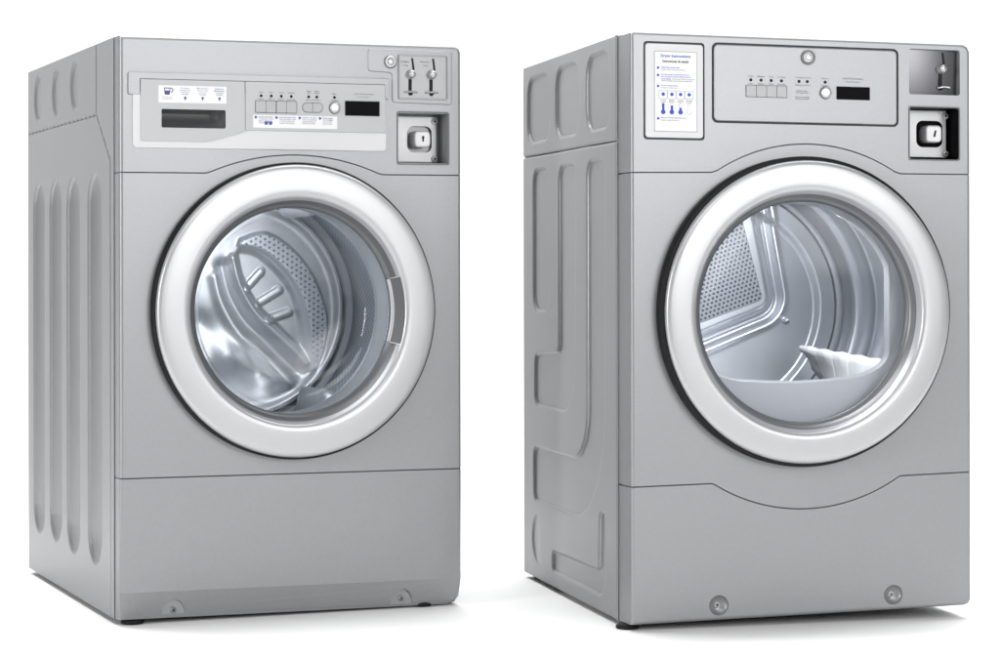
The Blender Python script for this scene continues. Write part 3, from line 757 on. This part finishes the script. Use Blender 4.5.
    prof = [(.254, -.004), (.2598, -.0215), (.2606, -.0255), (.2596, -.0298), (.2568, -.0325), (.2515, -.0338), (.2400, -.0345), (.2290, -.0349), (.2190, -.0350), (.2135, -.0345), (.2094, -.0326), (.2070, -.0285),
            (.2030, -.0180), (.1985, -.0080), (.1950, -.0030), (.1905, -.0015), (.1905, .006), (.2400, .006)]
    CD = (.3080, .5255)
    mb = MB().lathe(prof, CD, 192, sx=.985, close=True)
    for q in range(12*192, 17*192): mb.m[q] = 1
    door = mb.build('door', [M['satin'], M['funnel']], R)
    gp = [(.1915, -.0020), (.1900, -.0050), (.1870, -.0060), (.1600, -.0075), (.120, -.0088), (.07, -.0096), (.0001, -.0100)]
    MB().lathe(gp, CD, 128, sx=.99).build('door_glass', M['glassd'], door)
    # --- front bulkhead with the flat-bottomed drum opening (grey-blue moulding seen through the glass)
    CO = (.3110, .5270); op = []
    for i in range(60):
        a = 2*PI*i/60; x = CO[0]+.1860*math.cos(a); z = CO[1]+.1860*math.sin(a); op.append((max(.1400, min(.4822, x)), z))
    pts = [p for p in op if p[1] > .455]
    pts = sorted(pts, key=lambda p: (math.atan2(p[1]-CO[1], p[0]-CO[0])+PI/2) % (2*PI))
    low_ = [(.1400, .4550)]+[(.1400+.095*(1-math.cos(t)), .4550-.0475*math.sin(t)) for t in [PI/2*q/12 for q in range(1, 13)]]+[(.255, .4055)]
    low_ = low_+[(.3110, .4035)]+[(.6222-x, z) for x, z in low_[::-1]]
    inner = low_+pts
    n = len(inner)
    # resample outer ring by angle
    outr = []
    for x, z in inner:
        a = math.atan2(z-CO[1], x-CO[0]); outr.append((CO[0]+.243*math.cos(a), CO[1]+.243*math.sin(a)))
    m = MB(); v = []
    for ol_, dd in ((outr, .020), ([(CO[0]+(x-CO[0])*.86, CO[1]+(z-CO[1])*.86) for x, z in outr], .034), ([(CO[0]+(x-CO[0])*1.035, CO[1]+(z-CO[1])*1.035) for x, z in inner], .046), ([(CO[0]+(x-CO[0])*1.02, CO[1]+(z-CO[1])*1.03) for x, z in inner], .0465), ([(CO[0]+(x-CO[0])*1.006, CO[1]+(z-CO[1])*1.012) for x, z in inner], .050), (inner, .058), ([(CO[0]+(x-CO[0])*1.01, CO[1]+(z-CO[1])*1.02) for x, z in inner], .066), (outr, .068)):
        v += [(x, dd, z) for x, z in ol_]
    f = [(k*n+q, k*n+(q+1) % n, (k+1)*n+(q+1) % n, (k+1)*n+q) for k in range(7) for q in range(n)]
    bk = m.add(v, f, 0, True).build('drum_surround', M['bulk'], R, fix=False); smooth_angle(bk, 35)
    # --- drum
    DD = .44
    m = MB(); P = [(.252, .070), (.262, .072), (.262, .128), (.259, .131), (.256, .135), (.259, .139), (.262, .142), (.262, .186), (.259, .189), (.2565, .193), (.259, .197), (.262, .200), (.262, .300), (.260, .303), (.257, .306), (.260, .309), (.262, .312), (.262, .36), (.258, .372), (.250, .378)]
    m.lathe(P, CO, 160)
    m.lathe([(.250, .378), (.246, .384), (.249, .390), (.243, .396), (.246, .402), (.239, .410), (.242, .418), (.233, .428), (.2285, .432), (.226, .440)], CO, 160, mat=0)
    dr = m.build('drum', M['dwall'], R, fix=False)
    # back wall: heightfield with raised vent panel
    vent = fillet([(.3602+.003, .7100+.04, 0), (.4025, .5330, .020), (.2722, .4827, 0), (.150, .440, .02), (.150, .700, .02)], 8)
    perf = fillet([(.3455+.005, .6948, .006), (.3913, .5412, .010), (.2758, .5005, 0), (.168, .468, .01), (.168, .690, .01)], 6)
    nr, na = 130, 300
    rs = np.linspace(.0005, .2265, nr); an = np.linspace(0, 2*PI, na, endpoint=False); RR, AA = np.meshgrid(rs, an, indexing='ij')
    PX = CO[0]+RR*np.cos(AA); PZ = CO[1]+RR*np.sin(AA)
    sv = sdf(PX, PZ, vent)
    H = -.012*sstep((.008-sv)/.010) + .010*np.exp(-((sv-.026)/.007)**2)-.004*np.exp(-((sv-.040)/.006)**2)
    H -= .012*sstep((RR-.186)/.014)
    v = np.stack([PX, DD+H, PZ], -1).reshape(-1, 3).tolist(); f = []
    for i in range(nr-1):
        for j in range(na): jj = (j+1) % na; f.append((i*na+j, i*na+jj, (i+1)*na+jj, (i+1)*na+j))
    MB().add(v, f, 0, True).build('back_wall', M['dwall'], dr, fix=False)
    pf = dotted('vent_holes', (.24, .255, .28), (.04, .045, .055), .45, .5, .0088, .0023, 'plane', CO, rot=.33, bump=.2)
    MB().plate(perf, DD-.0145, DD-.010, .001).build('vent_grille', pf, dr)
    m = MB(); m.lathe([(.0075, DD), (.0072, DD-.003), (.0045, DD-.005), (.0042, DD-.010), (.0001, DD-.011)], (.4423, .5005), 20); m.build('bolt', M['drum'], dr)
    # white drum vane with a toothed crest, running front to back low on the right
    m = MB(); n = 150; v = []
    for i in range(n+1):
        t = i/n; y = .090+.270*t
        bump = 1-abs(((t*5) % 1)-.45)*1.6
        tip = sstep((t-.86)/.14)
        cr_ = Vector((.4990+(.4390-.4990)*t, .4380+(.4560-.4380)*t+.0035*bump-.004))
        ba = Vector((.4560+(.4740-.4560)*t-.010*tip, .3500+(.3960-.3500)*t**2+.012*tip))
        e = (cr_-ba); nn = Vector((e.y, -e.x)).normalized()
        wl = Vector((.500+.012*t, .349+.02*t))
        for s_, th in ((0, 0), (.3, .002+.004*.4*(bump < .30)), (.6, .000+.0016*(bump < .30)), (.80, -.002-.003*bump), (.93, -.001-.005*bump), (1, .001), (.97, .006), (.6, .012)):
            p = ba+e*s_+nn*th; v.append((p.x, y, p.y))
        v.append((wl.x, y, wl.y))
    K = 8
    f = [(i*(K+1)+q, i*(K+1)+(q+1) % (K+1), (i+1)*(K+1)+(q+1) % (K+1), (i+1)*(K+1)+q) for i in range(n) for q in range(K+1)]
    f += [tuple(range(K+1)), tuple(n*(K+1)+q for q in reversed(range(K+1)))]
    m.add(v, f, 0, True).build('vane', M['vane'], dr)
    for x, y in ((.005, .040), (.500, .260), (.03, .69), (.585, .69)): foot((x, y), R)
    taper(R, DW, .02076)
    return CO
CO = build_dryer()

# ------------------------------------------------------------------ camera (values solved from the photograph's perspective)
cam = bpy.data.cameras.new('camera'); co = bpy.data.objects.new('camera', cam); COL.objects.link(co)
pitch, roll = .0014787, -.0016610
cp_, sp_ = math.cos(pitch), math.sin(pitch); cr, sr = math.cos(roll), math.sin(roll)
fw = Vector((0, cp_, sp_)); up = Vector((0, -sp_, cp_)); rt = Vector((1, 0, 0))
r2 = cr*rt+sr*up; u2 = -sr*rt+cr*up
mt = Matrix.Identity(4)
for i in range(3): mt[i][0] = r2[i]; mt[i][1] = u2[i]; mt[i][2] = -fw[i]
mt[2][3] = .594323
co.matrix_world = mt
cam.sensor_width = 36; cam.lens = 2.279792*36; cam.shift_y = -.0599928; cam.clip_start = .05; cam.clip_end = 60
S.camera = co

# ------------------------------------------------------------------ studio lamps
def area(name, loc, target, sx, sy, power, col=(1, 1, 1), spread=None):
    l = bpy.data.lights.new(name, 'AREA'); l.shape = 'RECTANGLE'; l.size = sx; l.size_y = sy; l.energy = power; l.color = col
    if spread: l.spread = math.radians(spread)
    o = bpy.data.objects.new(name, l); COL.objects.link(o); o.location = loc
    o.rotation_euler = (Vector(target)-Vector(loc)).to_track_quat('-Z', 'Y').to_euler(); return o
area('softbox_overhead', (0, 5., 3.3), (0, 5., 0), 4.2, 1.4, 110)
area('softbox_overhead', (0, 4.4, 3.3), (0, 4.4, 0), 4.6, 1.4, 60)
area('floor_light', (0, 4.7, 3.3), (0, 4.4, 0), 4.6, 1.4, 22, spread=60)
area('key_light', (1.8, .5, 1.25), (0, 4., .8), .9, 1.0, 12)
area('softbox_front_right', (2.4, -.4, 1.5), (0, 4., .8), 2.5, 1.6, 46)
area('softbox_right_high', (3.0, 0, 2.0), (.2, 4., .6), 2.0, 2.0, 26)
area('softbox_front_high', (0, .8, 3.0), (0, 4., .9), 3.5, 1., 46)
area('strip_light_left', (-3.6, 1.25, 1.25), (-.3, 4.0, .8), .80, 1.8, 88)
area('key_light', (3.1, .9, 1.2), (.3, 4., .75), .8, 1.0, 11)
area('backdrop_light', (-2.6, 4.9, 3.4), (-1.2, 6.8, .9), 2.4, .6, 24)
area('backdrop_light', (2.6, 4.9, 3.4), (1.2, 6.8, .9), 2.4, .6, 24)
def inside(root_o, C, y, power, size, aim):  # added fill lights that brighten the drum interiors, not lamps of the machines
    l = bpy.data.lights.new('drum_fill_light', 'AREA'); l.shape = 'DISK'; l.size = size; l.energy = power; l.color = (.97, .985, 1)
    o = bpy.data.objects.new('drum_fill_light', l); COL.objects.link(o); o.parent = root_o
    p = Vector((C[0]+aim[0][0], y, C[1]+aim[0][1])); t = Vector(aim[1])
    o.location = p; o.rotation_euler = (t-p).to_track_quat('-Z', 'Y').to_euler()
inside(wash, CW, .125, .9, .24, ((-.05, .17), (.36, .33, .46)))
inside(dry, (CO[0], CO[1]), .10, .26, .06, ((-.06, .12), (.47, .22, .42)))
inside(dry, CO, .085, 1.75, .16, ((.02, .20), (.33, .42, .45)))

w = bpy.data.worlds.new('World'); S.world = w; w.use_nodes = True
w.node_tree.nodes['Background'].inputs[0].default_value = (.95, .97, 1, 1)
w.node_tree.nodes['Background'].inputs[1].default_value = .02

S.render.engine = 'CYCLES'; S.cycles.use_denoising = True
S.cycles.max_bounces = 10; S.cycles.transparent_max_bounces = 12; S.cycles.caustics_reflective = False; S.cycles.caustics_refractive = False
S.cycles.sample_clamp_indirect = 6
S.view_settings.view_transform = 'Standard'; S.view_settings.look = 'None'; S.view_settings.exposure = 0; S.view_settings.gamma = 1
